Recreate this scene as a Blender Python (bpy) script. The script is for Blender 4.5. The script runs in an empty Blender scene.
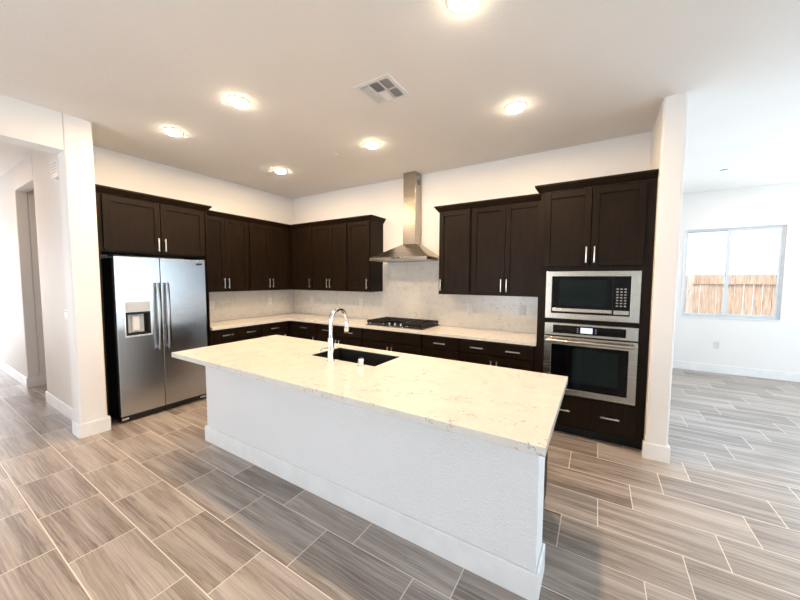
import bpy, bmesh, math, random
from mathutils import Matrix, Vector
random.seed(7)
sc = bpy.context.scene
col = sc.collection
H = 3.066                                    # ceiling height

# ------------------------------------------------------------------ camera
cd_ = bpy.data.cameras.new('camera'); cam = bpy.data.objects.new('camera', cd_); col.objects.link(cam)
cR = Vector((0.85174868, 0.52393118, 0.0045062)); cU = Vector((-0.03703281, 0.05162043, 0.99797991))
cF = Vector((-0.52264018, 0.85019495, -0.06337028))
m = Matrix.Identity(4)
for i in range(3):
    m[i][0] = cR[i]; m[i][1] = cU[i]; m[i][2] = -cF[i]
m[0][3], m[1][3], m[2][3] = 4.9537, -4.1879, 1.5591
cam.matrix_world = m
cd_.sensor_width = 36; cd_.lens = 321.856 * 36 / 800; cd_.clip_start = 0.05
sc.camera = cam

# ------------------------------------------------------------------ world, sun, window daylight, exposure
w = bpy.data.worlds.new('sky'); sc.world = w; w.use_nodes = True
bg = w.node_tree.nodes['Background']; bg.inputs[0].default_value = (0.78, 0.90, 1.0, 1); bg.inputs[1].default_value = 2.8

def lamp(name, kind, loc, energy, color, rot=(0, 0, 0), **kw):
    d = bpy.data.lights.new(name, kind); d.energy = energy; d.color = color
    for k, v in kw.items(): setattr(d, k, v)
    o = bpy.data.objects.new(name, d); o.location = loc; o.rotation_euler = rot; col.objects.link(o); return o
R90 = math.pi / 2
lamp('sun', 'SUN', (0, -5, 8), 3.0, (1, .96, .9), (math.radians(28), 0, math.radians(12)), angle=.01)
COOL = (.87, .935, 1.0)
lamp('daylight_patio', 'AREA', (7.4, -8.5, 1.25), 4, COOL, (R90, 0, 0), shape='RECTANGLE', size=2.5, size_y=2.3)
lamp('daylight_living', 'AREA', (2.2, -8.5, 1.25), 84, COOL, (R90, 0, 0), shape='RECTANGLE', size=2.3, size_y=2.3)
lamp('daylight_dining', 'AREA', (10.97, -1.5, 1.4), 88, (.70, .88, 1.0), (R90, 0, R90), shape='RECTANGLE', size=6.0, size_y=2.1)
lamp('daylight_slider', 'AREA', (9.4, 3.2, 1.3), 175, (.66, .85, 1.0), (R90 + .4, 0, math.pi), shape='RECTANGLE', size=2.7, size_y=2.2)
lamp('daylight_hall', 'AREA', (-5.95, -4.0, 1.3), 70, (.95, .95, 1.0), (R90, 0, -R90), shape='RECTANGLE', size=1.4, size_y=2.2)
sc.view_settings.view_transform = 'Standard'; sc.view_settings.look = 'None'
sc.view_settings.gamma = 1; sc.view_settings.use_curve_mapping = False
sc.view_settings.exposure = 0.15
LAMP_W = 22; WARM = (1.0, .69, .41)

# ------------------------------------------------------------------ materials
def newmat(name):
    mt = bpy.data.materials.new(name); mt.use_nodes = True
    nt = mt.node_tree; return mt, nt, nt.nodes['Principled BSDF']
def setin(nd, **kw):
    for k, v in kw.items():
        nd.inputs[k.replace('_', ' ')].default_value = v
def rgb(c): return (c[0], c[1], c[2], 1)
def mth(nt, op, a, b=None, c=None):
    n = nt.nodes.new('ShaderNodeMath'); n.operation = op
    for i, v in enumerate((a, b, c)):
        if v is None: continue
        if isinstance(v, (int, float)): n.inputs[i].default_value = v
        else: nt.links.new(v, n.inputs[i])
    return n.outputs[0]
def ramp(nt, fac, stops):
    r = nt.nodes.new('ShaderNodeValToRGB'); nt.links.new(fac, r.inputs[0])
    while len(r.color_ramp.elements) < len(stops): r.color_ramp.elements.new(.5)
    for e, (p, c) in zip(r.color_ramp.elements, stops): e.position = p; e.color = rgb(c)
    return r.outputs[0]
def objco(nt, scale=(1, 1, 1)):
    t = nt.nodes.new('ShaderNodeTexCoord'); mp = nt.nodes.new('ShaderNodeMapping'); mp.inputs['Scale'].default_value = scale
    nt.links.new(t.outputs['Object'], mp.inputs[0]); return mp.outputs[0]
def noise(nt, vec, scale, detail=3, rough=.5, out='Fac'):
    n = nt.nodes.new('ShaderNodeTexNoise'); nt.links.new(vec, n.inputs['Vector'])
    n.inputs['Scale'].default_value = scale; n.inputs['Detail'].default_value = detail; n.inputs['Roughness'].default_value = rough
    return n.outputs[out]
def bump(nt, bs, h, strength, dist):
    b = nt.nodes.new('ShaderNodeBump'); b.inputs['Strength'].default_value = strength; b.inputs['Distance'].default_value = dist
    nt.links.new(h, b.inputs['Height']); nt.links.new(b.outputs[0], bs.inputs['Normal'])

def paint(name, c, rough=.6, bs_=.25, bd=.002, sc_=60):
    mt, nt, b = newmat(name); setin(b, Roughness=rough)
    v = objco(nt); n = noise(nt, v, sc_, 2)
    cc = ramp(nt, noise(nt, v, 1.3, 2), [(.3, [x * .97 for x in c]), (.7, c)])
    nt.links.new(cc, b.inputs['Base Color'])
    bump(nt, b, n, bs_, bd); return mt
def plain(name, c, rough=.4, metal=0, **kw):
    mt, nt, b = newmat(name); setin(b, Roughness=rough, Metallic=metal, **kw)
    v = objco(nt)
    nt.links.new(ramp(nt, noise(nt, v, 8, 2), [(.35, [x * .94 for x in c]), (.65, c)]), b.inputs['Base Color'])
    return mt
def fridge_steel():
    mt, nt, b = newmat('stainless_fridge'); setin(b, Metallic=1.0, Roughness=.25, Base_Color=rgb((.54, .555, .575)), Anisotropic=.8)
    tg = nt.nodes.new('ShaderNodeTangent'); tg.direction_type = 'RADIAL'; tg.axis = 'Z'; nt.links.new(tg.outputs[0], b.inputs['Tangent'])
    return mt
def steel(name, c, rough, sx, bmp=.008, aniso=0):
    mt, nt, b = newmat(name); setin(b, Metallic=1.0, Roughness=rough)
    v = objco(nt, sx); n = noise(nt, v, 1, 3)
    nt.links.new(ramp(nt, n, [(.3, [x * .98 for x in c]), (.7, c)]), b.inputs['Base Color'])
    rr = mth(nt, 'MULTIPLY_ADD', n, .03, rough - .015); nt.links.new(rr, b.inputs['Roughness'])
    if bmp: bump(nt, b, n, bmp, .001)
    if aniso:
        b.inputs['Anisotropic'].default_value = aniso
        tg = nt.nodes.new('ShaderNodeTangent'); tg.direction_type = 'RADIAL'; tg.axis = 'Z'; nt.links.new(tg.outputs[0], b.inputs['Tangent'])
    return mt
def wood(name, c0, c1, rough=.38):
    mt, nt, b = newmat(name); setin(b, Roughness=rough)
    b.inputs['Specular IOR Level'].default_value = .11
    v = objco(nt, (14, 14, 1.2)); n = noise(nt, v, 3, 5, .6)
    nt.links.new(ramp(nt, n, [(.3, c0), (.7, c1)]), b.inputs['Base Color'])
    bump(nt, b, n, .08, .001); return mt
def emit(name, c, s):
    mt, nt, b = newmat(name); setin(b, Base_Color=rgb((.8, .8, .8)), Emission_Color=rgb(c), Emission_Strength=s)
    return mt
def quartz():
    mt, nt, b = newmat('quartz'); setin(b, Roughness=.16)
    v = objco(nt)
    n1 = noise(nt, v, 9, 6, .65); vein = mth(nt, 'LESS_THAN', mth(nt, 'ABSOLUTE', mth(nt, 'SUBTRACT', n1, .5)), .007)
    gate = mth(nt, 'GREATER_THAN', noise(nt, v, 5, 3), .53)
    n2 = noise(nt, v, 90, 2); gate2 = mth(nt, 'GREATER_THAN', n2, .5)
    mask = mth(nt, 'MULTIPLY', mth(nt, 'MULTIPLY', vein, gate), gate2)
    base = ramp(nt, noise(nt, v, 12, 5, .6), [(.35, (.69, .66, .61)), (.62, (.74, .71, .66))])
    mx = nt.nodes.new('ShaderNodeMix'); mx.data_type = 'RGBA'
    nt.links.new(mth(nt, 'MULTIPLY', mask, .95), mx.inputs[0]); nt.links.new(base, mx.inputs[6]); mx.inputs[7].default_value = (.21, .195, .175, 1)
    nt.links.new(mx.outputs[2], b.inputs['Base Color']); return mt
def tilefloor():
    mt, nt, b = newmat('wood_look_tile')
    t = nt.nodes.new('ShaderNodeTexCoord'); s = nt.nodes.new('ShaderNodeSeparateXYZ'); nt.links.new(t.outputs['Object'], s.inputs[0])
    X, Y = s.outputs[0], s.outputs[1]
    v = mth(nt, 'DIVIDE', mth(nt, 'SUBTRACT', -.017, Y), .3085)
    row = mth(nt, 'FLOOR', v); vf = mth(nt, 'SUBTRACT', v, row)
    off = mth(nt, 'MULTIPLY_ADD', row, .2052, 0)
    u = mth(nt, 'DIVIDE', mth(nt, 'ADD', mth(nt, 'SUBTRACT', X, 5.418 + 3 * .2052), off), .6165)
    # with row measured from the back wall, joints step one third of a tile each row
    uc = mth(nt, 'FLOOR', u); uf = mth(nt, 'SUBTRACT', u, uc)
    du = mth(nt, 'MULTIPLY', mth(nt, 'MINIMUM', uf, mth(nt, 'SUBTRACT', 1, uf)), .6165)
    dv = mth(nt, 'MULTIPLY', mth(nt, 'MINIMUM', vf, mth(nt, 'SUBTRACT', 1, vf)), .3085)
    d = mth(nt, 'MINIMUM', du, dv)
    grout = mth(nt, 'LESS_THAN', d, .0026)
    cmb = nt.nodes.new('ShaderNodeCombineXYZ'); nt.links.new(uc, cmb.inputs[0]); nt.links.new(row, cmb.inputs[1])
    wn = nt.nodes.new('ShaderNodeTexWhiteNoise'); wn.noise_dimensions = '3D'; nt.links.new(cmb.outputs[0], wn.inputs['Vector'])
    rnd = wn.outputs['Value']
    cw = nt.nodes.new('ShaderNodeCombineXYZ')
    nt.links.new(mth(nt, 'MULTIPLY', X, 3.2), cw.inputs[0]); nt.links.new(mth(nt, 'MULTIPLY', Y, 5), cw.inputs[1]); nt.links.new(mth(nt, 'MULTIPLY', rnd, 71), cw.inputs[2])
    Yw = mth(nt, 'ADD', mth(nt, 'MULTIPLY_ADD', mth(nt, 'SUBTRACT', noise(nt, cw.outputs[0], 1.0, 3, .5), .5), .022, Y), mth(nt, 'MULTIPLY', mth(nt, 'MULTIPLY', X, mth(nt, 'SUBTRACT', rnd, .5)), .06))
    c2 = nt.nodes.new('ShaderNodeCombineXYZ')
    nt.links.new(mth(nt, 'MULTIPLY_ADD', X, .9, mth(nt, 'MULTIPLY', rnd, 31)), c2.inputs[0])
    nt.links.new(mth(nt, 'MULTIPLY', Yw, 13), c2.inputs[1]); nt.links.new(mth(nt, 'MULTIPLY', rnd, 57), c2.inputs[2])
    n1 = noise(nt, c2.outputs[0], 1.0, 6, .62)
    c3 = nt.nodes.new('ShaderNodeCombineXYZ')
    nt.links.new(mth(nt, 'MULTIPLY_ADD', X, 1.6, mth(nt, 'MULTIPLY', rnd, 11)), c3.inputs[0])
    nt.links.new(mth(nt, 'MULTIPLY', Yw, 120), c3.inputs[1]); nt.links.new(mth(nt, 'MULTIPLY', rnd, 23), c3.inputs[2])
    n2 = noise(nt, c3.outputs[0], 1.0, 3, .6)
    f = mth(nt, 'ADD', mth(nt, 'MULTIPLY', n1, .55), mth(nt, 'MULTIPLY', n2, .45))
    vein = mth(nt, 'SUBTRACT', 1, mth(nt, 'MINIMUM', mth(nt, 'MULTIPLY', mth(nt, 'ABSOLUTE', mth(nt, 'SUBTRACT', n1, .47)), 28), 1))
    f = mth(nt, 'SUBTRACT', f, mth(nt, 'MULTIPLY', mth(nt, 'MULTIPLY', vein, n2), .11))
    f = mth(nt, 'ADD', f, mth(nt, 'MULTIPLY', mth(nt, 'SUBTRACT', rnd, .5), .10))
    cc = ramp(nt, f, [(.36, (.140, .112, .094)), (.46, (.280, .234, .202)), (.56, (.385, .335, .300)), (.68, (.51, .455, .415))])
    mx = nt.nodes.new('ShaderNodeMix'); mx.data_type = 'RGBA'
    nt.links.new(grout, mx.inputs[0]); nt.links.new(cc, mx.inputs[6]); mx.inputs[7].default_value = (.74, .69, .63, 1)
    nt.links.new(mx.outputs[2], b.inputs['Base Color'])
    nt.links.new(mth(nt, 'MULTIPLY_ADD', grout, .4, mth(nt, 'MULTIPLY_ADD', n1, .14, .29)), b.inputs['Roughness'])
    setin(b, IOR=1.7)
    hgt = mth(nt, 'ADD', mth(nt, 'MULTIPLY', grout, -1), mth(nt, 'MULTIPLY', n2, .15))
    bump(nt, b, hgt, .25, .002); return mt

M = dict(
    wall=paint('wall_paint', (.84, .82, .805)), ceil=paint('ceiling_paint', (.86, .83, .80), .8, .5, .003, 40),
    trim=plain('white_trim', (.86, .86, .86), .35), orange=paint('orange_peel_wall', (.83, .835, .845), .5, 1.0, .008, 78),
    floor=tilefloor(), quartz=quartz(),
    espresso=wood('espresso_wood', (.0072, .0040, .0020), (.0165, .0092, .0046), .42),
    dark=plain('dark_recess', (.006, .006, .006), .7), nickel=steel('brushed_nickel', (.78, .76, .72), .28, (60, 60, 60)),
    steel_v=fridge_steel(), steel=steel('stainless', (.43, .395, .34), .27, (3, 60, 200)),
    steel_h=steel('dark_steel', (.36, .35, .34), .2, (60, 60, 2)),
    chrome=plain('chrome', (.86, .86, .86), .07, 1.0), blackplastic=plain('black_plastic', (.012, .012, .014), .35),
    glass=plain('black_glass', (.003, .003, .004), .05, 0, Specular_IOR_Level=.2), ovenglass=plain('oven_window_glass', (.004, .010, .010), .04, 0, Specular_IOR_Level=.22),
    iron=plain('cast_iron', (.006, .006, .006), .5, 0, Specular_IOR_Level=.25), sinkblack=plain('black_composite', (.010, .010, .010), .45),
    white=plain('white_plastic', (.84, .84, .83), .35), slot=plain('slot_grey', (.30, .30, .30), .6),
    plate=plain('soft_white_plastic', (.70, .70, .70), .4),
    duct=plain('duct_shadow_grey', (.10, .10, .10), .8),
    grey=plain('grey_plastic', (.52, .55, .57), .3), vinyl=plain('backlit_vinyl', (.68, .73, .78), .35),  # vinyl: blue-grey backlight shade is put into the white frames' colour
    lens=emit('lamp_lens', (1.0, .84, .60), 70), display=emit('oven_display', (.30, .55, 1.0), .55),
    cedar=wood('fence_wood', (.36, .21, .13), (.72, .55, .42), .8), ground=plain('bare_ground', (.42, .36, .30), .9),
)
mt, nt, b = newmat('window_glass'); setin(b, Base_Color=(1, 1, 1, 1), Roughness=0.0, Transmission_Weight=1.0, IOR=1.45)
tr = nt.nodes.new('ShaderNodeBsdfTransparent'); gl = nt.nodes.new('ShaderNodeBsdfGlossy'); gl.inputs['Roughness'].default_value = .02
ms = nt.nodes.new('ShaderNodeMixShader'); ms.inputs[0].default_value = .06
nt.links.new(tr.outputs[0], ms.inputs[1]); nt.links.new(gl.outputs[0], ms.inputs[2])
nt.links.new(ms.outputs[0], nt.nodes['Material Output'].inputs['Surface']); nt.nodes.remove(b); M['pane'] = mt

# ------------------------------------------------------------------ mesh helpers
def shade(me, rnd):
    for p in me.polygons: p.use_smooth = True
    if rnd:
        me.set_sharp_from_angle(angle=math.radians(40)); return
    vf = {}
    for p in me.polygons:
        for v in p.vertices: vf.setdefault(v, []).append(p)
    nr = [None] * len(me.loops); cs = math.cos(math.radians(50))
    for p in me.polygons:
        for li in p.loop_indices:
            best = max((q for q in vf[me.loops[li].vertex_index] if q.normal.dot(p.normal) > cs), key=lambda q: q.area, default=p)
            nr[li] = best.normal.copy()
    me.normals_split_custom_set(nr)
class MB:
    def __init__(s): s.bm = bmesh.new()
    def _merge(s, b2):
        me = bpy.data.meshes.new('t'); b2.to_mesh(me); b2.free(); s.bm.from_mesh(me); bpy.data.meshes.remove(me)
    def box(s, x0, x1, y0, y1, z0, z1, bev=0, seg=2, edges=None):
        b = bmesh.new(); bmesh.ops.create_cube(b, size=1)
        for v in b.verts:
            v.co = Vector((x0 if v.co.x < 0 else x1, y0 if v.co.y < 0 else y1, z0 if v.co.z < 0 else z1))
        if bev:
            es = [e for e in b.edges if edges is None or edges((e.verts[0].co + e.verts[1].co) / 2, e)]
            bmesh.ops.bevel(b, geom=es, offset=bev, segments=seg, profile=.5, affect='EDGES')
        s._merge(b); return s
    def cyl(s, p0, p1, r, n=20, r2=None, bev=0):
        s.round = True
        p0, p1 = Vector(p0), Vector(p1); d = p1 - p0
        b = bmesh.new(); bmesh.ops.create_cone(b, cap_ends=True, segments=n, radius1=r, radius2=r if r2 is None else r2, depth=d.length)
        if bev:
            es = [e for e in b.edges if abs(e.verts[0].co.z - e.verts[1].co.z) < 1e-6]
            bmesh.ops.bevel(b, geom=es, offset=bev, segments=2, profile=.5, affect='EDGES')
        q = d.to_track_quat('Z', 'Y').to_matrix().to_4x4()
        bmesh.ops.transform(b, matrix=Matrix.Translation((p0 + p1) / 2) @ q, verts=b.verts); s._merge(b); return s
    def tube(s, pts, r, n=14, rs=None, flat=None):
        s.round = True
        pts = [Vector(p) for p in pts]; b = bmesh.new(); rings = []
        up = Vector((0, 0, 1)); nrm = None
        for i, p in enumerate(pts):
            t = (pts[min(i + 1, len(pts) - 1)] - pts[max(i - 1, 0)]).normalized()
            if nrm is None: nrm = (up if abs(t.z) < .9 else Vector((1, 0, 0))).cross(t).normalized()
            nrm = (nrm - t * nrm.dot(t)).normalized(); bn = t.cross(nrm)
            rr = rs[i] if rs else r
            ra, rb = (rr, rr) if flat is None else (rr * flat[0], rr * flat[1])
            rings.append([b.verts.new(p + nrm * ra * math.cos(a) + bn * rb * math.sin(a)) for a in [2 * math.pi * k / n for k in range(n)]])
        for a, c in zip(rings, rings[1:]):
            for k in range(n): b.faces.new((a[k], a[(k + 1) % n], c[(k + 1) % n], c[k]))
        b.faces.new(rings[0][::-1]); b.faces.new(rings[-1])
        bmesh.ops.recalc_face_normals(b, faces=b.faces); s._merge(b); return s
    def prism(s, poly, lo, hi, axis='z', bev=0):
        f = {'z': lambda a, c, h: (a, c, h), 'y': lambda a, c, h: (a, h, c), 'x': lambda a, c, h: (h, a, c)}[axis]
        b = bmesh.new(); A = [b.verts.new(f(p[0], p[1], lo)) for p in poly]; B = [b.verts.new(f(p[0], p[1], hi)) for p in poly]
        n = len(poly); b.faces.new(A[::-1]); b.faces.new(B)
        for k in range(n): b.faces.new((A[k], A[(k + 1) % n], B[(k + 1) % n], B[k]))
        bmesh.ops.recalc_face_normals(b, faces=b.faces)
        if bev: bmesh.ops.bevel(b, geom=b.edges[:], offset=bev, segments=2, profile=.5, affect='EDGES')
        s._merge(b); return s
    def hull(s, A, B, bev=0):                       # two rings with the same vertex count
        b = bmesh.new(); a = [b.verts.new(p) for p in A]; c = [b.verts.new(p) for p in B]; n = len(a)
        b.faces.new(a[::-1]); b.faces.new(c)
        for k in range(n): b.faces.new((a[k], a[(k + 1) % n], c[(k + 1) % n], c[k]))
        bmesh.ops.recalc_face_normals(b, faces=b.faces)
        if bev: bmesh.ops.bevel(b, geom=b.edges[:], offset=bev, segments=2, profile=.5, affect='EDGES')
        s._merge(b); return s
    def ring(s, O, I, lo, hi, axis='z', bev=0):     # rectangular slab with a rectangular hole; O, I = (a0, a1, b0, b1)
        f = {'z': lambda a, c, h: (a, c, h), 'y': lambda a, c, h: (a, h, c), 'x': lambda a, c, h: (h, a, c)}[axis]
        b = bmesh.new(); q = lambda r: [(r[0], r[2]), (r[1], r[2]), (r[1], r[3]), (r[0], r[3])]
        vs = [[b.verts.new(f(p[0], p[1], h)) for p in q(r)] for r in (O, I) for h in (lo, hi)]   # Olo Ohi Ilo Ihi
        for k in range(4):
            j = (k + 1) % 4
            for x, y in ((vs[0], vs[1]), (vs[1], vs[3]), (vs[3], vs[2]), (vs[2], vs[0])):
                b.faces.new((x[k], x[j], y[j], y[k]))
        bmesh.ops.recalc_face_normals(b, faces=b.faces)
        if bev: bmesh.ops.bevel(b, geom=[e for e in b.edges if len({round((e.verts[0].co - e.verts[1].co)[i], 5) == 0 for i in range(3)}) and sum(abs((e.verts[0].co - e.verts[1].co)[i]) > 1e-5 for i in range(3)) == 1], offset=bev, segments=2, profile=.5, affect='EDGES')
        s._merge(b); return s
    def build(s, name, mat, parent=None, local=False, origin=True):
        me = bpy.data.meshes.new(name)
        o = bpy.data.objects.new(name, me); col.objects.link(o)
        if parent:
            root = parent
            while root.parent: root = root.parent
            if not local:
                s.bm.transform((Matrix.LocRotScale(root.location, root.rotation_euler, None) @ (Matrix.Identity(4))).inverted() if root.type == 'EMPTY' else Matrix.Translation(-root.location))
            o.parent = parent
        elif origin:
            lo = [min(v.co[i] for v in s.bm.verts) for i in range(3)]; hi = [max(v.co[i] for v in s.bm.verts) for i in range(3)]
            c = Vector(((lo[0] + hi[0]) / 2, (lo[1] + hi[1]) / 2, lo[2])); s.bm.transform(Matrix.Translation(-c)); o.location = c
        s.bm.to_mesh(me); s.bm.free()
        shade(me, getattr(s, 'round', False))
        me.materials.append(mat); return o
def tag(o, label, cat, group=None):
    o['label'] = label; o['category'] = cat
    if group: o['group'] = group
    return o
def thing(name, label, cat, loc=(0, 0, 0), rz=0, group=None):
    o = bpy.data.objects.new(name, None); o.empty_display_size = .1; col.objects.link(o)
    o.location = loc; o.rotation_euler = (0, 0, rz); return tag(o, label, cat, group)
def struct(name, mb, mat, parent=None, origin=True):
    o = mb.build(name, mat, parent, origin=origin)
    if parent is None: o['kind'] = 'structure'
    return o
def copy_tree(o, parent=None):
    c = o.copy(); col.objects.link(c)
    if parent: c.parent = parent
    for ch in o.children: copy_tree(ch, c)
    return c

# ------------------------------------------------------------------ shell
struct('floor', MB().box(-6.2, 11.2, -8.7, 3.4, -.1, 0), M['floor'], origin=False)
struct('ceiling', MB().box(-6.2, 11.2, -8.7, 3.4, H, H + .12), M['ceil'], origin=False)
vert = lambda x, y: (lambda c, e: abs(e.verts[0].co.z - e.verts[1].co.z) > .5 and abs(c.x - x) < .15 and abs(c.y - y) < .15)
struct('wall_back', MB().box(-.15, 5.357, 0, .14, 0, H), M['wall'])
struct('wall_left', MB().box(-.15, 0, -3.01, 0, 0, H), M['wall'])
# partition between kitchen and dining room, bullnose end
struct('wall_right', MB().box(5.357, 5.515, -.708, 3.233, 0, H, .018, 4, lambda c, e: abs(e.verts[0].co.z - e.verts[1].co.z) > .5 and c.y < -.5), M['wall'])
# end wall and header of the opening to the hall
wh = MB().box(.517, .717, -3.218, -3.01, 0, H, .018, 4, lambda c, e: abs(e.verts[0].co.z - e.verts[1].co.z) > .5 and c.x > .6)
wh.box(.517, .717, -4.9, -3.219, 2.735, H); wh.box(.517, .717, -8.55, -4.9, 0, H)
struct('wall_entry', wh, M['wall'])
wn = MB().box(-.925, .516, -3.128, -3.011, 0, H, .015, 3, lambda c, e: abs(e.verts[0].co.z - e.verts[1].co.z) > .5 and c.x < -.5)
wn.box(-1.9, -.926, -3.128, -3.011, 2.75, H); wn.box(-6.0, -1.9, -3.128, -3.011, 0, H, .015, 3, lambda c, e: abs(e.verts[0].co.z - e.verts[1].co.z) > .5 and c.x > -2.5)
struct('wall_hall', wn, M['wall'])
struct('wall_corridor', MB().box(-2.05, -1.9, -3.01, -1.4, 0, H).box(-1.9, -.15, -1.55, -1.4, 0, H).box(-.925, -.8, -3.01, -1.55, 0, H), M['wall'])
struct('wall_hall_south', MB().box(-6.0, .516, -5.04, -4.9, 0, H), M['wall'])
def wall_open(name, axis, pos, th, a0, a1, o0, o1, z0, z1):
    s = MB().ring((a0, a1, 0, H), (o0, o1, max(z0, .004), z1), pos, pos + th, 'y' if axis == 'y' else 'x')
    return struct(name, s, M['wall'])
wall_open('wall_hall_end', 'x', -6.14, .14, -5.04, -3.0, -4.75, -3.3, .02, 2.4)
wall_open('wall_far', 'y', 3.233, .14, 5.357, 7.85, 6.226, 7.412, .948, 2.436)
wall_open('wall_far_slider', 'y', 3.233, .14, 7.85, 11.0, 8.0, 10.8, .02, 2.45)
wall_open('wall_east', 'x', 11.0, .14, -8.55, 3.373, -4.6, 1.6, .3, 2.5)
wall_open('wall_south', 'y', -8.69, .14, .717, 4.6, 1.0, 3.4, .02, 2.45)
wall_open('wall_south_patio', 'y', -8.69, .14, 4.6, 11.0, 6.1, 8.7, .02, 2.45)

# baseboards
def bb(name, boxes):
    s = MB()
    for x0, x1, y0, y1 in boxes:
        s.box(x0, x1, y0, y1, 0.001, .14, .006, 2, lambda c, e: c.z > .13)
    return struct(name, s, M['trim'])
t = .015
bb('baseboard_right', [(5.357 - t, 5.515 + t, -.708 - t, -.708), (5.357 - t, 5.357, -.708, -.66), (5.515, 5.515 + t, -.708, 3.233)])
bb('baseboard_far', [(5.53, 7.98, 3.233 - t, 3.233)])
bb('baseboard_entry', [(.717, .717 + t, -3.218 - t, -3.01 + t), (.517, .717, -3.218 - t, -3.218), (.605, .717, -3.01, -3.01 + t)])
bb('baseboard_hall', [(-.925, .516, -3.128 - t, -3.128), (-6.0, -1.9, -3.128 - t, -3.128), (-1.9 - .0, -1.9 + t, -3.128 - t, -1.56)])
bb('baseboard_east', [(11.0 - t, 11.0, -8.5, 3.2)])

# dining window
def window(name, axis, pos, a0, a1, z0, z1, mull, dirn):
    """sliding window set in the wall; the room is on the -dirn side"""
    ax = axis
    fr = struct(name, MB().ring((a0, a1, z0, z1), (a0 + .025, a1 - .025, z0 + .03, z1 - .03), pos, pos + .07, ax, .004), M['vinyl'])
    s1 = MB().ring((mull - .03, a1 - .026, z0 + .031, z1 - .031), (mull + .022, a1 - .052, z0 + .062, z1 - .058), pos + .006, pos + .034, ax, .003)
    s1.build('sliding_sash', M['vinyl'], fr)
    s2 = MB().ring((a0 + .026, mull + .015, z0 + .031, z1 - .031), (a0 + .042, mull - .025, z0 + .05, z1 - .05), pos + .036, pos + .062, ax, .003)
    s2.build('fixed_sash', M['vinyl'], fr)
    f = (lambda a, c, h: (a, h, c)) if ax == 'y' else (lambda a, c, h: (h, a, c))
    for (p0, p1, h) in ((mull + .015, a1 - .052, pos + .018), (a0 + .042, mull - .025, pos + .048)):
        s = MB()
        q = [f(p0, z0 + .05, h), f(p1, z1 - .05, h + .004)]
        s.box(*(min(q[0][0], q[1][0]), max(q[0][0], q[1][0]), min(q[0][1], q[1][1]), max(q[0][1], q[1][1]), min(q[0][2], q[1][2]), max(q[0][2], q[1][2])))
        s.build('pane', M['pane'], fr)
    return fr
w1 = window('window_1', 'y', 3.262, 6.226, 7.412, .948, 2.436, 6.785, 1)
MB().box(6.762, 6.782, 3.256, 3.267, 1.60, 1.70, .003).build('latch', M['vinyl'], w1)
struct('trim_1', MB().box(6.20, 7.44, 3.222, 3.262, .93, .948, .004).ring((6.205, 7.433, .93, 2.457), (6.227, 7.411, .949, 2.435), 3.227, 3.2328, 'y'), M['trim'])
window('window_5', 'y', 3.27, 8.0, 10.8, .02, 2.45, 9.4, 1)
window('window_2', 'x', 11.03, -4.6, 1.6, .3, 2.5, -1.5, 1)
window('window_3', 'y', -8.66, 1.0, 3.4, .02, 2.45, 2.2, -1)
window('window_4', 'y', -8.66, 6.1, 8.7, .02, 2.45, 7.4, -1)
d1 = struct('door_1', MB().ring((-4.75, -3.3, .02, 2.4), (-4.68, -3.37, .1, 2.33), -6.1, -6.05, 'x', .004), M['trim'])

# outside: ground, added sun-blocking slab, fence
struct('ground', MB().box(-14, 16, 3.42, 14, -.25, -.15), M['ground'])
struct('sun_block_slab', MB().box(-1, 10, -12.5, -8.72, 2.75, 2.95), M['trim'])  # unseen roof slab added to keep the sun out of the south windows
fe = thing('wooden_fence', 'sunlit wooden board fence outside the dining room window', 'fence', (7.3, 5.5, -.15))
px = 5.4
while px < 12.2:
    wd = random.uniform(.128, .14); yo = random.uniform(-.004, .004)
    MB().box(px, px + wd, 5.52 + yo, 5.538 + yo, -.14, 1.60, .003).build('board', M['cedar'], fe); px += wd + random.uniform(.003, .009)
MB().box(5.3, 12.3, 5.485, 5.515, 1.49, 1.70, .004).build('top_rail', M['cedar'], fe)
MB().box(5.3, 12.3, 5.485, 5.515, .1, .25, .004).build('bottom_rail', M['cedar'], fe)
MB().box(6.66, 6.75, 5.39, 5.48, -.14, 1.70, .005).build('post', M['cedar'], fe)
MB().box(9.1, 9.19, 5.39, 5.48, -.14, 1.70, .005).build('post', M['cedar'], fe)

# ------------------------------------------------------------------ cabinets
def shaker(x0, x1, z0, z1, yb, fw=.058, th=.02):
    """shaker front lying at y = yb-th .. yb (front toward -y)"""
    s = MB(); g = .0016; x0 += g; x1 -= g; z0 += g; z1 -= g
    yf = yb - th
    s.box(x0, x0 + fw, yf, yb, z0, z1, .003); s.box(x1 - fw, x1, yf, yb, z0, z1, .003)
    s.box(x0 + fw, x1 - fw, yf, yb, z0, z0 + fw, .003); s.box(x0 + fw, x1 - fw, yf, yb, z1 - fw, z1, .003)
    s.box(x0 + fw - .003, x1 - fw + .003, yb - .008, yb - .002, z0 + fw - .003, z1 - fw + .003)
    return s
def slabfront(x0, x1, z0, z1, yb, th=.02):
    return MB().box(x0 + .0016, x1 - .0016, yb - th, yb, z0 + .0016, z1 - .0016, .002)
def pull(cx, cz, yf, vertical, L=.15):
    s = MB()
    if vertical:
        s.box(cx - .006, cx + .006, yf - .034, yf - .024, cz - L / 2, cz + L / 2, .002)
        for k in (-1, 1): s.cyl((cx, yf + .002, cz + k * L * .36), (cx, yf - .026, cz + k * L * .36), .0045, 10)
    else:
        s.box(cx - L / 2, cx + L / 2, yf - .034, yf - .024, cz - .006, cz + .006, .002)
        for k in (-1, 1): s.cyl((cx + k * L * .36, yf + .002, cz), (cx + k * L * .36, yf - .026, cz), .0045, 10)
    return s
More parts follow.
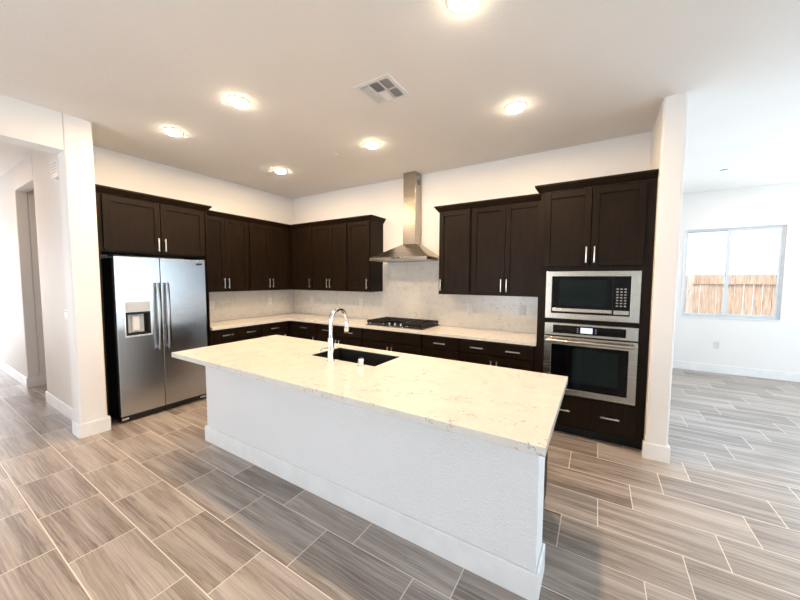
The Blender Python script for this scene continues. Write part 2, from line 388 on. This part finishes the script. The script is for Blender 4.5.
def doors(root, x0, x1, z0, z1, yb, n, low, side=None):
    """n shaker doors; handles near the bottom when low (upper cabinets)"""
    wd = (x1 - x0) / n
    for i in range(n):
        a, c = x0 + i * wd, x0 + (i + 1) * wd
        d = shaker(a, c, z0, z1, yb).build('door', M['espresso'], root, local=True)
        hs = side if n == 1 else ('r' if i == 0 else 'l')
        hx = c - .032 if hs == 'r' else a + .032
        hz = z0 + .115 if low else z1 - .115
        pull(hx, hz, yb - .02, True).build('handle', M['nickel'], d, local=True)
LEFT = math.pi / 2
def upper(label, loc, rz, w, fill0, fill1, n, side=None, x_extra=0, group='dark shaker wall cabinets'):
    """wall cabinet; local x along the wall, back at y=0; fill0/fill1 = face frame shown beside the doors"""
    r = thing('upper_cabinet', label, 'cabinet', (loc[0], loc[1], 1.372), rz, group)
    MB().box(-x_extra + .001, w - .001, -.33, -.001, 0, 1.07, .002).build('carcass', M['espresso'], r, local=True)
    doors(r, fill0, w - fill1, .006, 1.052, -.331, n, True, side)
    return r
upper('two-door dark wall cabinet right beside the tall refrigerator panel', (0, -1.898), LEFT, .753, .012, .012, 2)
upper('two-door dark wall cabinet on the refrigerator wall, nearest the room corner', (0, -1.143), LEFT, .783, .012, .06, 2)
upper('single-door dark wall cabinet on the hood wall, tucked into the room corner', (.0, 0), 0, .868, .40, .015, 1, 'r')
upper('two-door dark wall cabinet between the corner cabinet and the single one by the hood', (.870, 0), 0, .758, .012, .012, 2)
upper('single-door dark wall cabinet directly left of the range hood', (1.630, 0), 0, .438, .014, .014, 1, 'r')
upper('single-door dark wall cabinet directly right of the range hood', (3.174, 0), 0, .432, .012, .012, 1, 'l')
upper('two-door dark wall cabinet next to the oven tower', (3.608, 0), 0, .820, .012, .012, 2)

CROWN = [(0, 0), (.012, 0), (.016, .012), (.030, .026), (.040, .044), (.052, .052), (.052, .070), (0, .070)]
def crown_path(path, z, name, parent=None, label=None):
    """mitred crown along a polyline of (x, y); the profile steps out to the right of travel"""
    b = bmesh.new(); rings = []
    P = [Vector(p) for p in path]
    for i, p in enumerate(P):
        def nrm(a, c): d = (c - a).normalized(); return Vector((d.y, -d.x))
        if i == 0: mv = nrm(P[0], P[1])
        elif i == len(P) - 1: mv = nrm(P[-2], P[-1])
        else:
            n1, n2 = nrm(P[i - 1], p), nrm(p, P[i + 1]); mv = (n1 + n2) / (1 + n1.dot(n2))
        rings.append([b.verts.new((p.x + mv.x * o, p.y + mv.y * o, z + h)) for o, h in CROWN])
    n = len(CROWN)
    for a, c in zip(rings, rings[1:]):
        for k in range(n): b.faces.new((a[k], a[(k + 1) % n], c[(k + 1) % n], c[k]))
    b.faces.new(rings[0][::-1]); b.faces.new(rings[-1]); bmesh.ops.recalc_face_normals(b, faces=b.faces)
    s = MB(); s._merge(b); o = s.build(name, M['espresso'], parent)
    if label: tag(o, label, 'crown moulding', 'crown mouldings on the wall cabinets')
    return o
zc = 1.372 + 1.055
crown_path([(.331, -1.898), (.331, -.331), (2.068, -.331), (2.068, -.003)], zc, 'crown_moulding', None, 'dark crown moulding running round the corner wall cabinets left of the hood')
crown_path([(3.174, -.003), (3.174, -.331), (4.428, -.331)], zc, 'crown_moulding', None, 'dark crown moulding on the wall cabinets between hood and oven tower')

def base(label, loc, rz, w, x0, layout, x1=None):
    """base cabinet, local x along the wall; fronts span x0..w"""
    r = thing('base_cabinet', label, 'cabinet', (loc[0], loc[1], 0), rz, 'dark base cabinets under the wall worktop')
    x1 = w - .012 if x1 is None else x1
    MB().box(.001, w - .001, -.61, -.004, .10, .874).build('carcass', M['espresso'], r, local=True)
    MB().box(.001, w - .001, -.545, -.02, .001, .10).build('toe_kick', M['dark'], r, local=True)
    yb = -.611
    def drawer(z0, z1, handles, nm='drawer'):
        d = (slabfront(x0, x1, z0, z1, yb)).build(nm, M['espresso'], r, local=True)
        for hx in handles: pull(hx, (z0 + z1) / 2, yb - .02, False).build('handle', M['nickel'], d, local=True)
    mid = (x0 + x1) / 2; q = (x1 - x0) / 4
    if layout == 'wide': drawer(.715, .860, (x0 + q, x1 - q)); doors(r, x0, x1, .115, .703, yb, 2, False)
    if layout == 'one': drawer(.715, .860, (mid,)); doors(r, x0, x1, .115, .703, yb, 1, False, 'r')
    if layout == 'panel': drawer(.715, .860, (), 'false_front'); doors(r, x0, x1, .115, .703, yb, 2, False)
    if layout == 'stack':
        drawer(.715, .860, (mid,)); drawer(.42, .703, (mid,)); drawer(.115, .408, (mid,))
    return r
base('dark base cabinet with one wide drawer beside the refrigerator', (0, -1.898), LEFT, .74, .03, 'wide')
base('dark base cabinet with one narrow drawer on the refrigerator wall near the corner', (0, -1.157), LEFT, .508, .012, 'one', .44)
base('dark corner base cabinet under the hood-wall worktop, furthest from the oven', (0, 0), 0, 1.235, .73, 'one')
base('dark base cabinet with a wide two-handled drawer, left of the cooktop', (1.237, 0), 0, .908, .012, 'wide')
base('dark base cabinet with a handleless false front under the gas cooktop', (2.147, 0), 0, .943, .012, 'panel')
base('dark three-drawer base cabinet just right of the cooktop', (3.092, 0), 0, .498, .012, 'stack')
base('dark base cabinet with a wide two-handled drawer beside the oven tower', (3.592, 0), 0, .836, .012, 'wide', .805)

# oven tower
ot = thing('oven_tower', 'tall dark cabinet housing the microwave and the wall oven', 'cabinet', (4.43, 0, 0), 0)
E = M['espresso']
s = MB().box(4.431, 4.449, -.615, -.004, .10, 2.43).box(5.335, 5.353, -.615, -.004, .10, 2.43).box(4.449, 5.335, -.02, -.004, .10, 2.43)
s.box(4.449, 5.335, -.60, -.02, 2.41, 2.43).box(4.449, 5.335, -.60, -.02, 1.668, 1.686).box(4.449, 5.335, -.60, -.02, 1.148, 1.166).box(4.449, 5.335, -.60, -.02, .405, .423).box(4.449, 5.335, -.60, -.02, .10, .118)
s.build('carcass', E, ot)
s = MB().box(4.431, 4.503, -.635, -.615, .10, 2.43, .001).box(5.281, 5.353, -.635, -.615, .10, 2.43, .001)
for z0, z1 in ((2.39, 2.43), (1.650, 1.705), (1.137, 1.177), (.40, .430), (.10, .118)): s.box(4.503, 5.281, -.635, -.615, z0, z1, .001)
s.build('face_frame', E, ot)
for a, c, hs in ((4.472, 4.879, 'r'), (4.881, 5.290, 'l')):
    d = shaker(a, c, 1.695, 2.418, -.636).build('door', E, ot)
    pull(c - .032 if hs == 'r' else a + .032, 1.80, -.656, True).build('handle', M['nickel'], d)
d = slabfront(4.485, 5.290, .115, .420, -.636).build('drawer', E, ot)
for hx in (4.685, 5.09): pull(hx, .275, -.656, False).build('handle', M['nickel'], d)
MB().box(4.431, 5.353, -.56, -.02, .001, .10).build('toe_kick', M['dark'], ot)
crown_path([(4.431, -.40), (4.431, -.636), (5.353, -.636)], zc + .003, 'crown', ot)

# refrigerator surround
rc = thing('refrigerator_cabinet', 'dark two-door cabinet and side panels framing the refrigerator', 'cabinet', (0, -2.42, 0), 0)
MB().box(.003, .582, -2.965, -1.917, 1.835, 2.43).build('carcass', E, rc)
MB().box(.003, .60, -2.99, -2.966, .001, 2.43, .001).build('side_panel', E, rc)
MB().box(.003, .60, -1.9165, -1.9005, .001, 2.43, .001).build('side_panel', E, rc)
def leftfront(mb):   # drawn in wall-cabinet coordinates (front toward -y), turned onto the left wall
    mb.bm.transform(Matrix.Rotation(LEFT, 4, 'Z')); return mb
for a, c, hs in ((-2.938, -2.424, 'r'), (-2.420, -1.930, 'l')):
    d = leftfront(shaker(a, c, 1.850, 2.418, -.583)).build('door', E, rc)
    leftfront(pull(c - .032 if hs == 'r' else a + .032, 1.945, -.603, True)).build('handle', M['nickel'], d)
crown_path([(.583, -2.99), (.583, -1.9005), (.386, -1.9005)], zc + .003, 'crown', rc)

# ------------------------------------------------------------------ worktops and splashback
tag(MB().prism([(.018, -1.898), (.648, -1.898), (.648, -.648), (4.428, -.648), (4.428, -.018), (.018, -.018)], .876, .914, 'z', .002).build('worktop', M['quartz']),
    'L-shaped pale quartz worktop on the base cabinets along both walls', 'worktop')
tag(MB().prism([(.018, .9145), (4.428, .9145), (4.428, 1.371), (3.172, 1.371), (3.172, 1.80), (2.070, 1.80), (2.070, 1.371), (.018, 1.371)], -.0175, -.002, 'y').build('backsplash', M['quartz']),
    'speckled quartz backsplash on the hood wall, rising behind the range hood', 'backsplash')
tag(MB().box(.002, .0175, -1.898, -.002, .9145, 1.371).build('backsplash', M['quartz']), 'speckled quartz backsplash on the refrigerator wall', 'backsplash')

# ------------------------------------------------------------------ refrigerator
fr = thing('refrigerator', 'stainless side-by-side refrigerator with a water and ice dispenser', 'refrigerator', (.35, -2.45, 0))
MB().box(.04, .612, -2.885, -1.992, .03, 1.775, .006).build('body', M['blackplastic'], fr)
BP = M['blackplastic']
ld = MB().ring((-2.893, -2.4835, .078, 1.790), (-2.815, -2.595, .945, 1.190), .622, .690, 'x', .006).build('freezer_door', M['steel_v'], fr)
rd = MB().box(.622, .690, -2.4775, -1.985, .078, 1.790, .006).build('refrigerator_door', M['steel_v'], fr)
MB().box(.613, .621, -2.87, -2.01, .09, 1.78).build('door_gasket', M['dark'], fr)
for yc in (-2.865, -2.015): MB().box(.50, .66, yc - .02, yc + .03, 1.7905, 1.806, .003).build('hinge_cover', BP, fr)
g = MB().box(.60, .655, -2.885, -1.993, .012, .070, .004)
for k in range(3): g.box(.655, .659, -2.80, -2.09, .022 + k * .016, .029 + k * .016)
g.build('base_grille', BP, fr)
for yc in (-2.85, -2.05): MB().box(.652, .664, yc - .03, yc + .03, .03, .05, .003).build('grille_clip', M['nickel'], fr)
for yc in (-2.84, -2.06): MB().cyl((.60, yc, 0.001), (.60, yc, .03), .018, 12).build('foot', BP, fr)
for door, yc in ((ld, -2.527), (rd, -2.434)):
    pts, rs = [], []
    for k in range(17):
        u = k / 16; pts.append((.735 + .022 * math.sin(math.pi * u), yc, .755 + .755 * u)); rs.append(.016)
    hb = MB().tube(pts, .016, 12, rs, (1.1, .75))
    for z in (.785, 1.48): hb.box(.688, .742, yc - .011, yc + .011, z - .016, z + .016, .004)
    hb.build('handle', M['steel_h'], door)
MB().ring((-2.830, -2.580, .925, 1.318), (-2.818, -2.592, .940, 1.306), .688, .694, 'x', .001).build('dispenser_frame', M['nickel'], ld)
MB().box(.684, .692, -2.817, -2.593, 1.198, 1.305, .002).build('dispenser_controls', M['grey'], ld)
for q in (-2.806, -2.616):
    ky = MB()
    for k in range(4): ky.box(.692, .6925, q, q + .010, 1.212 + .022 * k, 1.218 + .022 * k)
    ky.build('dispenser_marks', M['slot'], ld)
cv = MB().box(.625, .632, -2.815, -2.595, .945, 1.19).box(.632, .688, -2.8149, -2.800, .945, 1.19).box(.632, .688, -2.612, -2.5951, .945, 1.19).box(.632, .688, -2.80, -2.612, 1.172, 1.1899).box(.632, .690, -2.80, -2.612, .9451, .965)
cv.build('dispenser_recess', M['dark'], ld)
MB().box(.633, .645, -2.785, -2.640, .967, 1.168, .004).build('dispenser_backplate', M['grey'], ld)
MB().box(.646, .662, -2.752, -2.685, .985, 1.150, .006).box(.655, .6635, -2.743, -2.694, 1.0, 1.14, .003).build('dispenser_paddle', M['white'], ld)
MB().box(.6895, .692, -2.095, -2.022, 1.728, 1.748, .001).build('badge', BP, rd)

# ------------------------------------------------------------------ range hood
hd = thing('range_hood', 'stainless pyramid range hood with a tall chimney reaching the ceiling', 'range hood', (2.63, 0, 1.822))
x0, x1, y0, y1 = 2.175, 3.085, -.50, -.019
cn = MB().ring((x0, x1, y0, y1), (x0 + .03, x1 - .03, y0 + .03, y1 - .03), 1.822, 1.838, 'z')
cn.box(x0, x1, y0, y1, 1.838, 1.862, .002)
cn.hull([(x0, y0, 1.862), (x1, y0, 1.862), (x1, y1, 1.862), (x0, y1, 1.862)], [(2.535, -.195, 2.062), (2.745, -.195, 2.062), (2.745, y1, 2.062), (2.535, y1, 2.062)])
cn.build('canopy', M['steel'], hd)
MB().box(2.538, 2.742, -.192, -.019, 2.062, 2.52, .006, 3, lambda c, e: abs(e.verts[0].co.z - e.verts[1].co.z) > .2).build('lower_chimney', M['steel'], hd)
up = MB().box(2.541, 2.739, -.189, -.003, 2.52, H - .002, .006, 3, lambda c, e: abs(e.verts[0].co.z - e.verts[1].co.z) > .2).build('upper_chimney', M['steel'], hd)
vs = MB()
for k in range(4): vs.box(2.7385, 2.7398, -.135, -.055, 2.90 + .018 * k, 2.91 + .018 * k)
vs.build('vent_slots', M['dark'], up)
MB().box(2.21, 3.05, -.465, -.055, 1.830, 1.837).build('filter', M['nickel'], hd)
MB().box(2.54, 2.72, -.5035, -.4995, 1.843, 1.857, .001).build('button_strip', M['blackplastic'], hd)
for xx in (2.35, 2.91): MB().cyl((xx, -.38, 1.826), (xx, -.38, 1.830), .03, 20).build('hood_lamp', M['white'], hd)

# ------------------------------------------------------------------ cooktop
ck = thing('gas_cooktop', 'black gas cooktop with cast iron grates and chrome knobs under the hood', 'cooktop', (2.61, -.31, .9145))
MB().box(2.160, 3.072, -.580, -.052, .9145, .926, .004).build('pan', M['steel_h'], ck)
MB().box(2.172, 3.060, -.568, -.064, .926, .930, .001).build('top_plate', M['iron'], ck)
burn = [(2.32, -.20, .035), (2.32, -.43, .045), (2.61, -.24, .06), (2.91, -.20, .045), (2.91, -.43, .035)]
for bx, by, br in burn:
    bo = MB().cyl((bx, by, .929), (bx, by, .940), br, 24, br * .9, .002).build('burner', M['steel'], ck)
    MB().cyl((bx, by, .940), (bx, by, .947), br * .78, 24, None, .002).build('burner_cap', M['iron'], bo)
for gx0, gx1 in ((2.18, 2.472), (2.478, 2.752), (2.758, 3.052)):
    gy0, gy1 = -.56 if not 2.4 < gx0 < 2.6 else -.40, -.07
    gr = MB(); zt = .982; r = .009
    for yy in (gy0, gy1): gr.box(gx0, gx1, yy - r, yy + r, zt - .030, zt + .002, .002)
    for xx in (gx0 + r, gx1 - r): gr.box(xx - r, xx + r, gy0, gy1, zt - .030, zt + .002, .002)
    gr.box((gx0 + gx1) / 2 - r, (gx0 + gx1) / 2 + r, gy0, gy1, zt - .01, zt + .006, .002)
    n = 5 if gy0 < -.5 else 4
    for k in range(n):
        yy = gy0 + (gy1 - gy0) * (k + .5) / n; gr.box(gx0, gx1, yy - r, yy + r, zt - .01, zt + .006, .002)
    for xx in (gx0 + .012, gx1 - .012):
        for yy in (gy0 + .008, gy1 - .008): gr.box(xx - .008, xx + .008, yy - .008, yy + .008, .929, zt - .01, .002)
    gr.build('grate', M['iron'], ck)
for k in range(5):
    kx = 2.405 + k * .095
    kn = MB().cyl((kx, -.475, .929), (kx, -.475, .938), .024, 20, .022, .001).cyl((kx, -.475, .938), (kx, -.475, .962), .018, 20, .015, .002)
    kn.box(kx - .003, kx + .003, -.492, -.458, .962, .966, .001); kn.build('knob', M['chrome'], ck)

# ------------------------------------------------------------------ microwave and oven
mw = thing('microwave', 'built-in black glass microwave in a wide stainless trim, above the wall oven', 'microwave', (4.89, -.33, 1.1785))
MB().box(4.56, 5.22, -.615, -.12, 1.1785, 1.62).build('body', M['blackplastic'], mw)
MB().ring((4.507, 5.277, 1.180, 1.648), (4.562, 5.205, 1.235, 1.597), -.660, -.636, 'y', .004).build('trim_kit', M['steel'], mw)
dr = MB().box(4.563, 5.070, -.656, -.618, 1.236, 1.596, .002).build('door', M['glass'], mw)
MB().box(4.63, 5.02, -.6572, -.656, 1.315, 1.565, .0005).build('door_window', M['ovenglass'], dr)
MB().box(4.570, 5.068, -.674, -.657, 1.252, 1.288, .005).build('handle', M['steel'], dr)
cp = MB().box(5.073, 5.204, -.656, -.618, 1.236, 1.596, .002).build('control_panel', M['glass'], mw)
MB().box(5.080, 5.198, -.664, -.656, 1.248, 1.285, .003).build('open_button', M['steel'], cp)
kp = MB()
for i in range(3):
    for j in range(7): kp.box(5.098 + i * .030, 5.115 + i * .030, -.6568, -.656, 1.320 + j * .026, 1.331 + j * .026)
kp.build('keypad', M['slot'], cp)
ov = thing('wall_oven', 'stainless wall oven with a black window and a lit blue display', 'oven', (4.89, -.33, .4315))
MB().box(4.53, 5.25, -.614, -.08, .4315, 1.13).build('body', M['blackplastic'], ov)
cp = MB().box(4.507, 5.277, -.660, -.636, 1.014, 1.135, .003).build('control_panel', M['steel'], ov)
MB().box(4.585, 5.185, -.662, -.660, 1.038, 1.118, .0008).build('control_glass', M['glass'], cp)
MB().box(4.825, 4.925, -.6630, -.662, 1.052, 1.105, .0004).build('display', M['display'], cp)
km = MB()
for k in range(3):
    for q in (4.795, 4.945): km.box(q, q + .012, -.6626, -.662, 1.055 + k * .018, 1.061 + k * .018)
km.build('key_marks', M['slot'], cp)
dr = MB().ring((4.507, 5.277, .433, 1.004), (4.575, 5.210, .492, .925), -.672, -.636, 'y', .003).build('door', M['steel'], ov)
MB().box(4.575, 5.210, -.668, -.638, .492, .925).build('door_glass', M['glass'], dr)
MB().box(4.76, 5.135, -.6690, -.668, .565, .895, .0004).build('door_window', M['ovenglass'], dr)
hb = MB().tube([(4.53 + .72 * k / 16, -.722 - .006 * math.sin(math.pi * k / 16), .968) for k in range(17)], .016, 14)
for q in (4.56, 5.222): hb.box(q - .012, q + .012, -.722, -.671, .957, .979, .003)
hb.build('handle', M['steel'], dr)

# ------------------------------------------------------------------ island
il = thing('kitchen_island', 'white textured kitchen island with dark cabinets on its far side', 'kitchen island', (3.25, -2.2, 0))
IX0, IX1, IY0, IY1 = 1.788, 4.748, -2.585, -2.37
MB().box(IX0, IX1, IY0, IY1, .001, .873, .012, 3, lambda c, e: abs(e.verts[0].co.z - e.verts[1].co.z) > .2).build('knee_wall', M['orange'], il)
s = MB()
for a in ((IX0 - t, IX1 + t, IY0 - t, IY0 + .001), (IX0 - t, IX0 + .001, IY0, IY1), (IX1 - .001, IX1 + t, IY0, IY1)):
    s.box(a[0], a[1], a[2], a[3], .001, .145, .006, 2, lambda c, e: c.z > .13)
s.build('baseboard', M['trim'], il)
c0, c1 = IX0 + .05, 4.703
# cabinet shell left open at the top under the sink
s = MB().box(c0, 2.82, IY1 + .001, -1.853, .10, .873).box(3.61, c1, IY1 + .001, -1.853, .10, .873).box(2.82, 3.61, IY1 + .001, IY1 + .02, .10, .873).box(2.82, 3.61, -1.873, -1.853, .10, .873).box(2.82, 3.61, IY1 + .02, -1.873, .10, .12)
s.build('carcass', E, il)
MB().box(c0 + .001, c1 - .001, IY1 + .001, -1.93, .001, .10).build('toe_kick', M['dark'], il)
for k in range(6):
    wd = (c1 - c0) / 6; a = c0 + k * wd
    fb = shaker(-(a + wd), -a, .115, .860, 0)
    fb.bm.transform(Matrix.Translation((0, -1.852, 0)) @ Matrix.Rotation(math.pi, 4, 'Z'))
    d = fb.build('door', E, il)
    hx = a + wd - .035 if k % 2 == 0 else a + .035
    hb = pull(-hx, .745, -.02, True); hb.bm.transform(Matrix.Translation((0, -1.852, 0)) @ Matrix.Rotation(math.pi, 4, 'Z')); hb.build('handle', M['nickel'], d)
SX0, SX1, SY0, SY1 = 2.875, 3.562, -2.278, -1.902
tag(MB().ring((1.798, 4.804, -2.867, -1.785), (SX0, SX1, SY0, SY1), .874, .914, 'z', .002).build('island_worktop', M['quartz']),
    'large pale speckled quartz worktop lying on the island, with a sink cutout', 'worktop')
sk = thing('kitchen_sink', 'black undermount sink set into the island worktop', 'sink', (3.21, -2.1, .66))
s = MB().ring((SX0 + .001, SX1 - .001, SY0 + .001, SY1 - .001), (SX0 + .008, SX1 - .008, SY0 + .008, SY1 - .008), .66, .907, 'z')
s.box(SX0 + .002, SX1 - .002, SY0 + .002, SY1 - .002, .66, .672); s.build('basin', M['sinkblack'], sk)
MB().cyl((3.21, -2.1, .672), (3.21, -2.1, .675), .045, 24, .042).build('drain', M['chrome'], sk)
fc = thing('kitchen_faucet', 'tall chrome gooseneck faucet standing beside the island sink', 'faucet', (3.177, -2.335, .9145))
MB().cyl((3.177, -2.335, .9145), (3.177, -2.335, .921), .030, 24, None, .002).cyl((3.177, -2.335, .921), (3.177, -2.335, 1.10), .027, 24, .022).build('body', M['chrome'], fc)
pts = [(3.177, -2.335, 1.09), (3.177, -2.335, 1.16), (3.177, -2.335, 1.22)]
for k in range(1, 17):
    a = math.pi * k / 16 * .97; R = .0905
    pts.append((3.177, -2.335 + R - R * math.cos(a), 1.225 + R * math.sin(a)))
pts.append((3.177, -2.150, 1.205))
MB().tube(pts, .0155, 16).build('spout', M['chrome'], fc)
MB().cyl((3.177, -2.151, 1.215), (3.177, -2.145, 1.125), .0165, 18, .022, .002).build('spray_head', M['chrome'], fc)
MB().cyl((3.155, -2.335, 1.005), (3.128, -2.335, 1.005), .014, 16, .012, .002).tube([(3.135, -2.335, 1.005), (3.120, -2.345, 1.006), (3.108, -2.358, 1.002), (3.098, -2.370, .990)], .009, 10).build('lever', M['chrome'], fc)
ag = thing('air_gap_cap', 'small chrome air gap cap on the island to the right of the faucet', 'air gap', (3.469, -2.324, .9145))
MB().cyl((3.469, -2.324, .9145), (3.469, -2.324, .920), .027, 24, None, .001).cyl((3.469, -2.324, .920), (3.469, -2.324, .972), .0225, 24, None, .004).build('cap', M['chrome'], ag)
sl = MB()
for a in (-2.3, -1.8, -1.3): sl.box(3.469 + .0222 * math.cos(a) - .002, 3.469 + .0222 * math.cos(a) + .002, -2.324 + .0222 * math.sin(a) - .002, -2.324 + .0222 * math.sin(a) + .002, .935, .958)
sl.build('slots', M['slot'], ag)

# ------------------------------------------------------------------ outlets, switch, chime
def outlet(label, loc, rz, group, name='power_outlet', cat='outlet', two=True):
    pm = M['white'] if group else M['plate']
    r = thing(name, label, cat, loc, rz, group)
    hw_ = .037 if two else .082
    MB().box(-hw_, hw_, -.006, -.0003, -.06, .06, .003).build('cover_plate', pm, r, local=True)
    if two:
        for z in (-.022, .022):
            q = MB().box(-.016, .016, -.008, -.0055, z - .014, z + .014, .002).build('socket', pm, r, local=True)
            MB().box(-.008, -.005, -.0085, -.0078, z - .005, z + .006).box(.005, .008, -.0085, -.0078, z - .005, z + .006).build('slots', M['slot'], q, local=True)
    else:
        MB().ring((-.072, .072, -.040, .040), (-.066, .066, -.035, .035), -.0068, -.006, 'y').build('switch_frame', M['slot'], r, local=True)
        for q in (-.046, 0, .046): MB().box(q - .017, q + .017, -.010, -.0055, -.033, .033, .002).build('rocker', M['white'], r, local=True)
    return r
G = 'white outlets on the backsplash'
outlet('white outlet on the hood-wall backsplash, in the corner left of the cooktop', (.50, -.0178, 1.185), 0, G)
outlet('white outlet on the backsplash just left of the cooktop', (1.64, -.0178, 1.175), 0, G)
outlet('white outlet on the backsplash just right of the cooktop', (3.49, -.0178, 1.185), 0, G)
outlet('white outlet on the backsplash closest to the oven tower', (4.17, -.0178, 1.180), 0, G)
outlet('white outlet on the refrigerator-wall backsplash near the room corner', (.0178, -.553, 1.17), LEFT, G)
outlet('white outlet on the backsplash right beside the refrigerator panel', (.0178, -1.56, 1.165), LEFT, G)
outlet('white outlet low on the dining room wall under the window', (6.70, 3.2328, .474), 0, None)
outlet('white three-rocker light switch on the hall wall', (.115, -3.1283, 1.160), 0, None, 'light_switch', 'switch', False)
ch = thing('door_chime', 'small white door chime box high on the hall wall', 'chime', (.18, -3.1283, 2.59))
MB().box(.06, .30, -3.175, -3.1285, 2.59, 2.78, .008).build('housing', M['white'], ch)
sg = MB()
for k in range(4): sg.box(.10, .26, -3.1757, -3.1745, 2.635 + .028 * k, 2.641 + .028 * k)
sg.build('grille', M['slot'], ch)

# ------------------------------------------------------------------ ceiling fixtures
def downlight(label, x, y, watts=LAMP_W):
    r = thing('recessed_light', label, 'ceiling light', (x, y, H - .004), 0, 'recessed ceiling lights')
    n = 32; s = MB(); b = bmesh.new(); prof = [(.092, .0035), (.090, -.001), (.080, -.004), (.074, -.003), (.070, .0035)]
    rings = [[b.verts.new((R * math.cos(2 * math.pi * k / n), R * math.sin(2 * math.pi * k / n), z)) for k in range(n)] for R, z in prof]
    for a, c in zip(rings, rings[1:]):
        for k in range(n): b.faces.new((a[k], a[(k + 1) % n], c[(k + 1) % n], c[k]))
    bmesh.ops.recalc_face_normals(b, faces=b.faces); s._merge(b); s.round = True; s.build('trim_ring', M['white'], r, local=True)
    s = MB(); b = bmesh.new(); prof = [(.071, .001), (.069, -.012), (.055, -.022), (.028, -.028), (.002, -.029)]
    rings = [[b.verts.new((R * math.cos(2 * math.pi * k / n), R * math.sin(2 * math.pi * k / n), z)) for k in range(n)] for R, z in prof]
    for a, c in zip(rings, rings[1:]):
        for k in range(n): b.faces.new((a[k], a[(k + 1) % n], c[(k + 1) % n], c[k]))
    b.faces.new(rings[-1]); bmesh.ops.recalc_face_normals(b, faces=b.faces); s._merge(b); s.round = True; s.build('lens', M['lens'], r, local=True)
    L = lamp('lamp', 'AREA', (0, 0, -.034), watts, WARM, shape='DISK', size=.12); L.parent = r
    return r
downlight('glowing recessed ceiling light above the refrigerator side, nearest the hall', 1.18, -2.51)
downlight('glowing recessed ceiling light above the left end of the island', 2.285, -2.49)
downlight('glowing recessed ceiling light nearest the corner of the kitchen walls', 1.12, -1.15)
downlight('glowing recessed ceiling light in front of the range hood', 2.74, -1.20)
downlight('glowing recessed ceiling light in front of the oven tower', 4.28, -1.185)
downlight('glowing recessed ceiling light nearest the camera, above the right end of the island', 4.28, -2.45)
lamp('hall_lamp', 'AREA', (-1.6, -4.1, H - .03), 13, WARM, shape='DISK', size=.3)
downlight('glowing recessed ceiling light in the dining room', 7.10, 2.05, 8)

vt = thing('ceiling_vent', 'square white four-way air vent in the kitchen ceiling', 'vent', (3.425, -1.985, H))
vc = Vector((3.425, -1.985)); hw = .165
MB().ring((vc.x - hw, vc.x + hw, vc.y - hw, vc.y + hw), (vc.x - .128, vc.x + .128, vc.y - .128, vc.y + .128), H - .010, H - .0005, 'z', .003).box(vc.x - .048, vc.x - .042, vc.y - .128, vc.y + .128, H - .010, H - .002).box(vc.x + .042, vc.x + .048, vc.y - .128, vc.y + .128, H - .010, H - .002).box(vc.x - .128, vc.x + .128, vc.y - .006, vc.y + .006, H - .010, H - .002).build('frame', M['white'], vt)
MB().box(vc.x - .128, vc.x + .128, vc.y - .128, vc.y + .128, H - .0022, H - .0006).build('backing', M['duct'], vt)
def bank(cx, cy, along, tilt, L, n):
    s = MB()
    for k in range(n):
        q = (k - (n - 1) / 2) * .0195
        b = bmesh.new(); bmesh.ops.create_cube(b, size=1)
        bmesh.ops.scale(b, vec=(L, .0115, .0016), verts=b.verts)
        bmesh.ops.rotate(b, cent=(0, 0, 0), matrix=Matrix.Rotation(tilt, 3, 'X'), verts=b.verts)
        bmesh.ops.translate(b, vec=(0, q, 0), verts=b.verts)
        if along == 'y': bmesh.ops.rotate(b, cent=(0, 0, 0), matrix=Matrix.Rotation(R90, 3, 'Z'), verts=b.verts)
        bmesh.ops.translate(b, vec=(cx, cy, H - .0095), verts=b.verts); s._merge(b)
    s.build('louvres', M['white'], vt)
for sy in (-1, 1):
    bank(vc.x - .087, vc.y + sy * .065, 'y', -.6, .116, 4); bank(vc.x + .087, vc.y + sy * .065, 'y', .5, .116, 4)
    bank(vc.x, vc.y + sy * .065, 'x', -.6 * sy, .076, 6)
def sprinkler(label, x, y):
    r = thing('sprinkler_cover', label, 'sprinkler', (x, y, H), 0, 'round ceiling sprinkler covers')
    MB().cyl((x, y, H - .001), (x, y, H - .008), .040, 24).build('collar', M['slot'], r)
    MB().cyl((x, y, H - .008), (x, y, H - .014), .042, 24, .040, .002).build('cover', M['white'], r)
sprinkler('small round sprinkler cover in the kitchen ceiling near the corner', 2.214, -1.196)
sprinkler('small round sprinkler cover in the dining room ceiling', 6.354, 1.935)
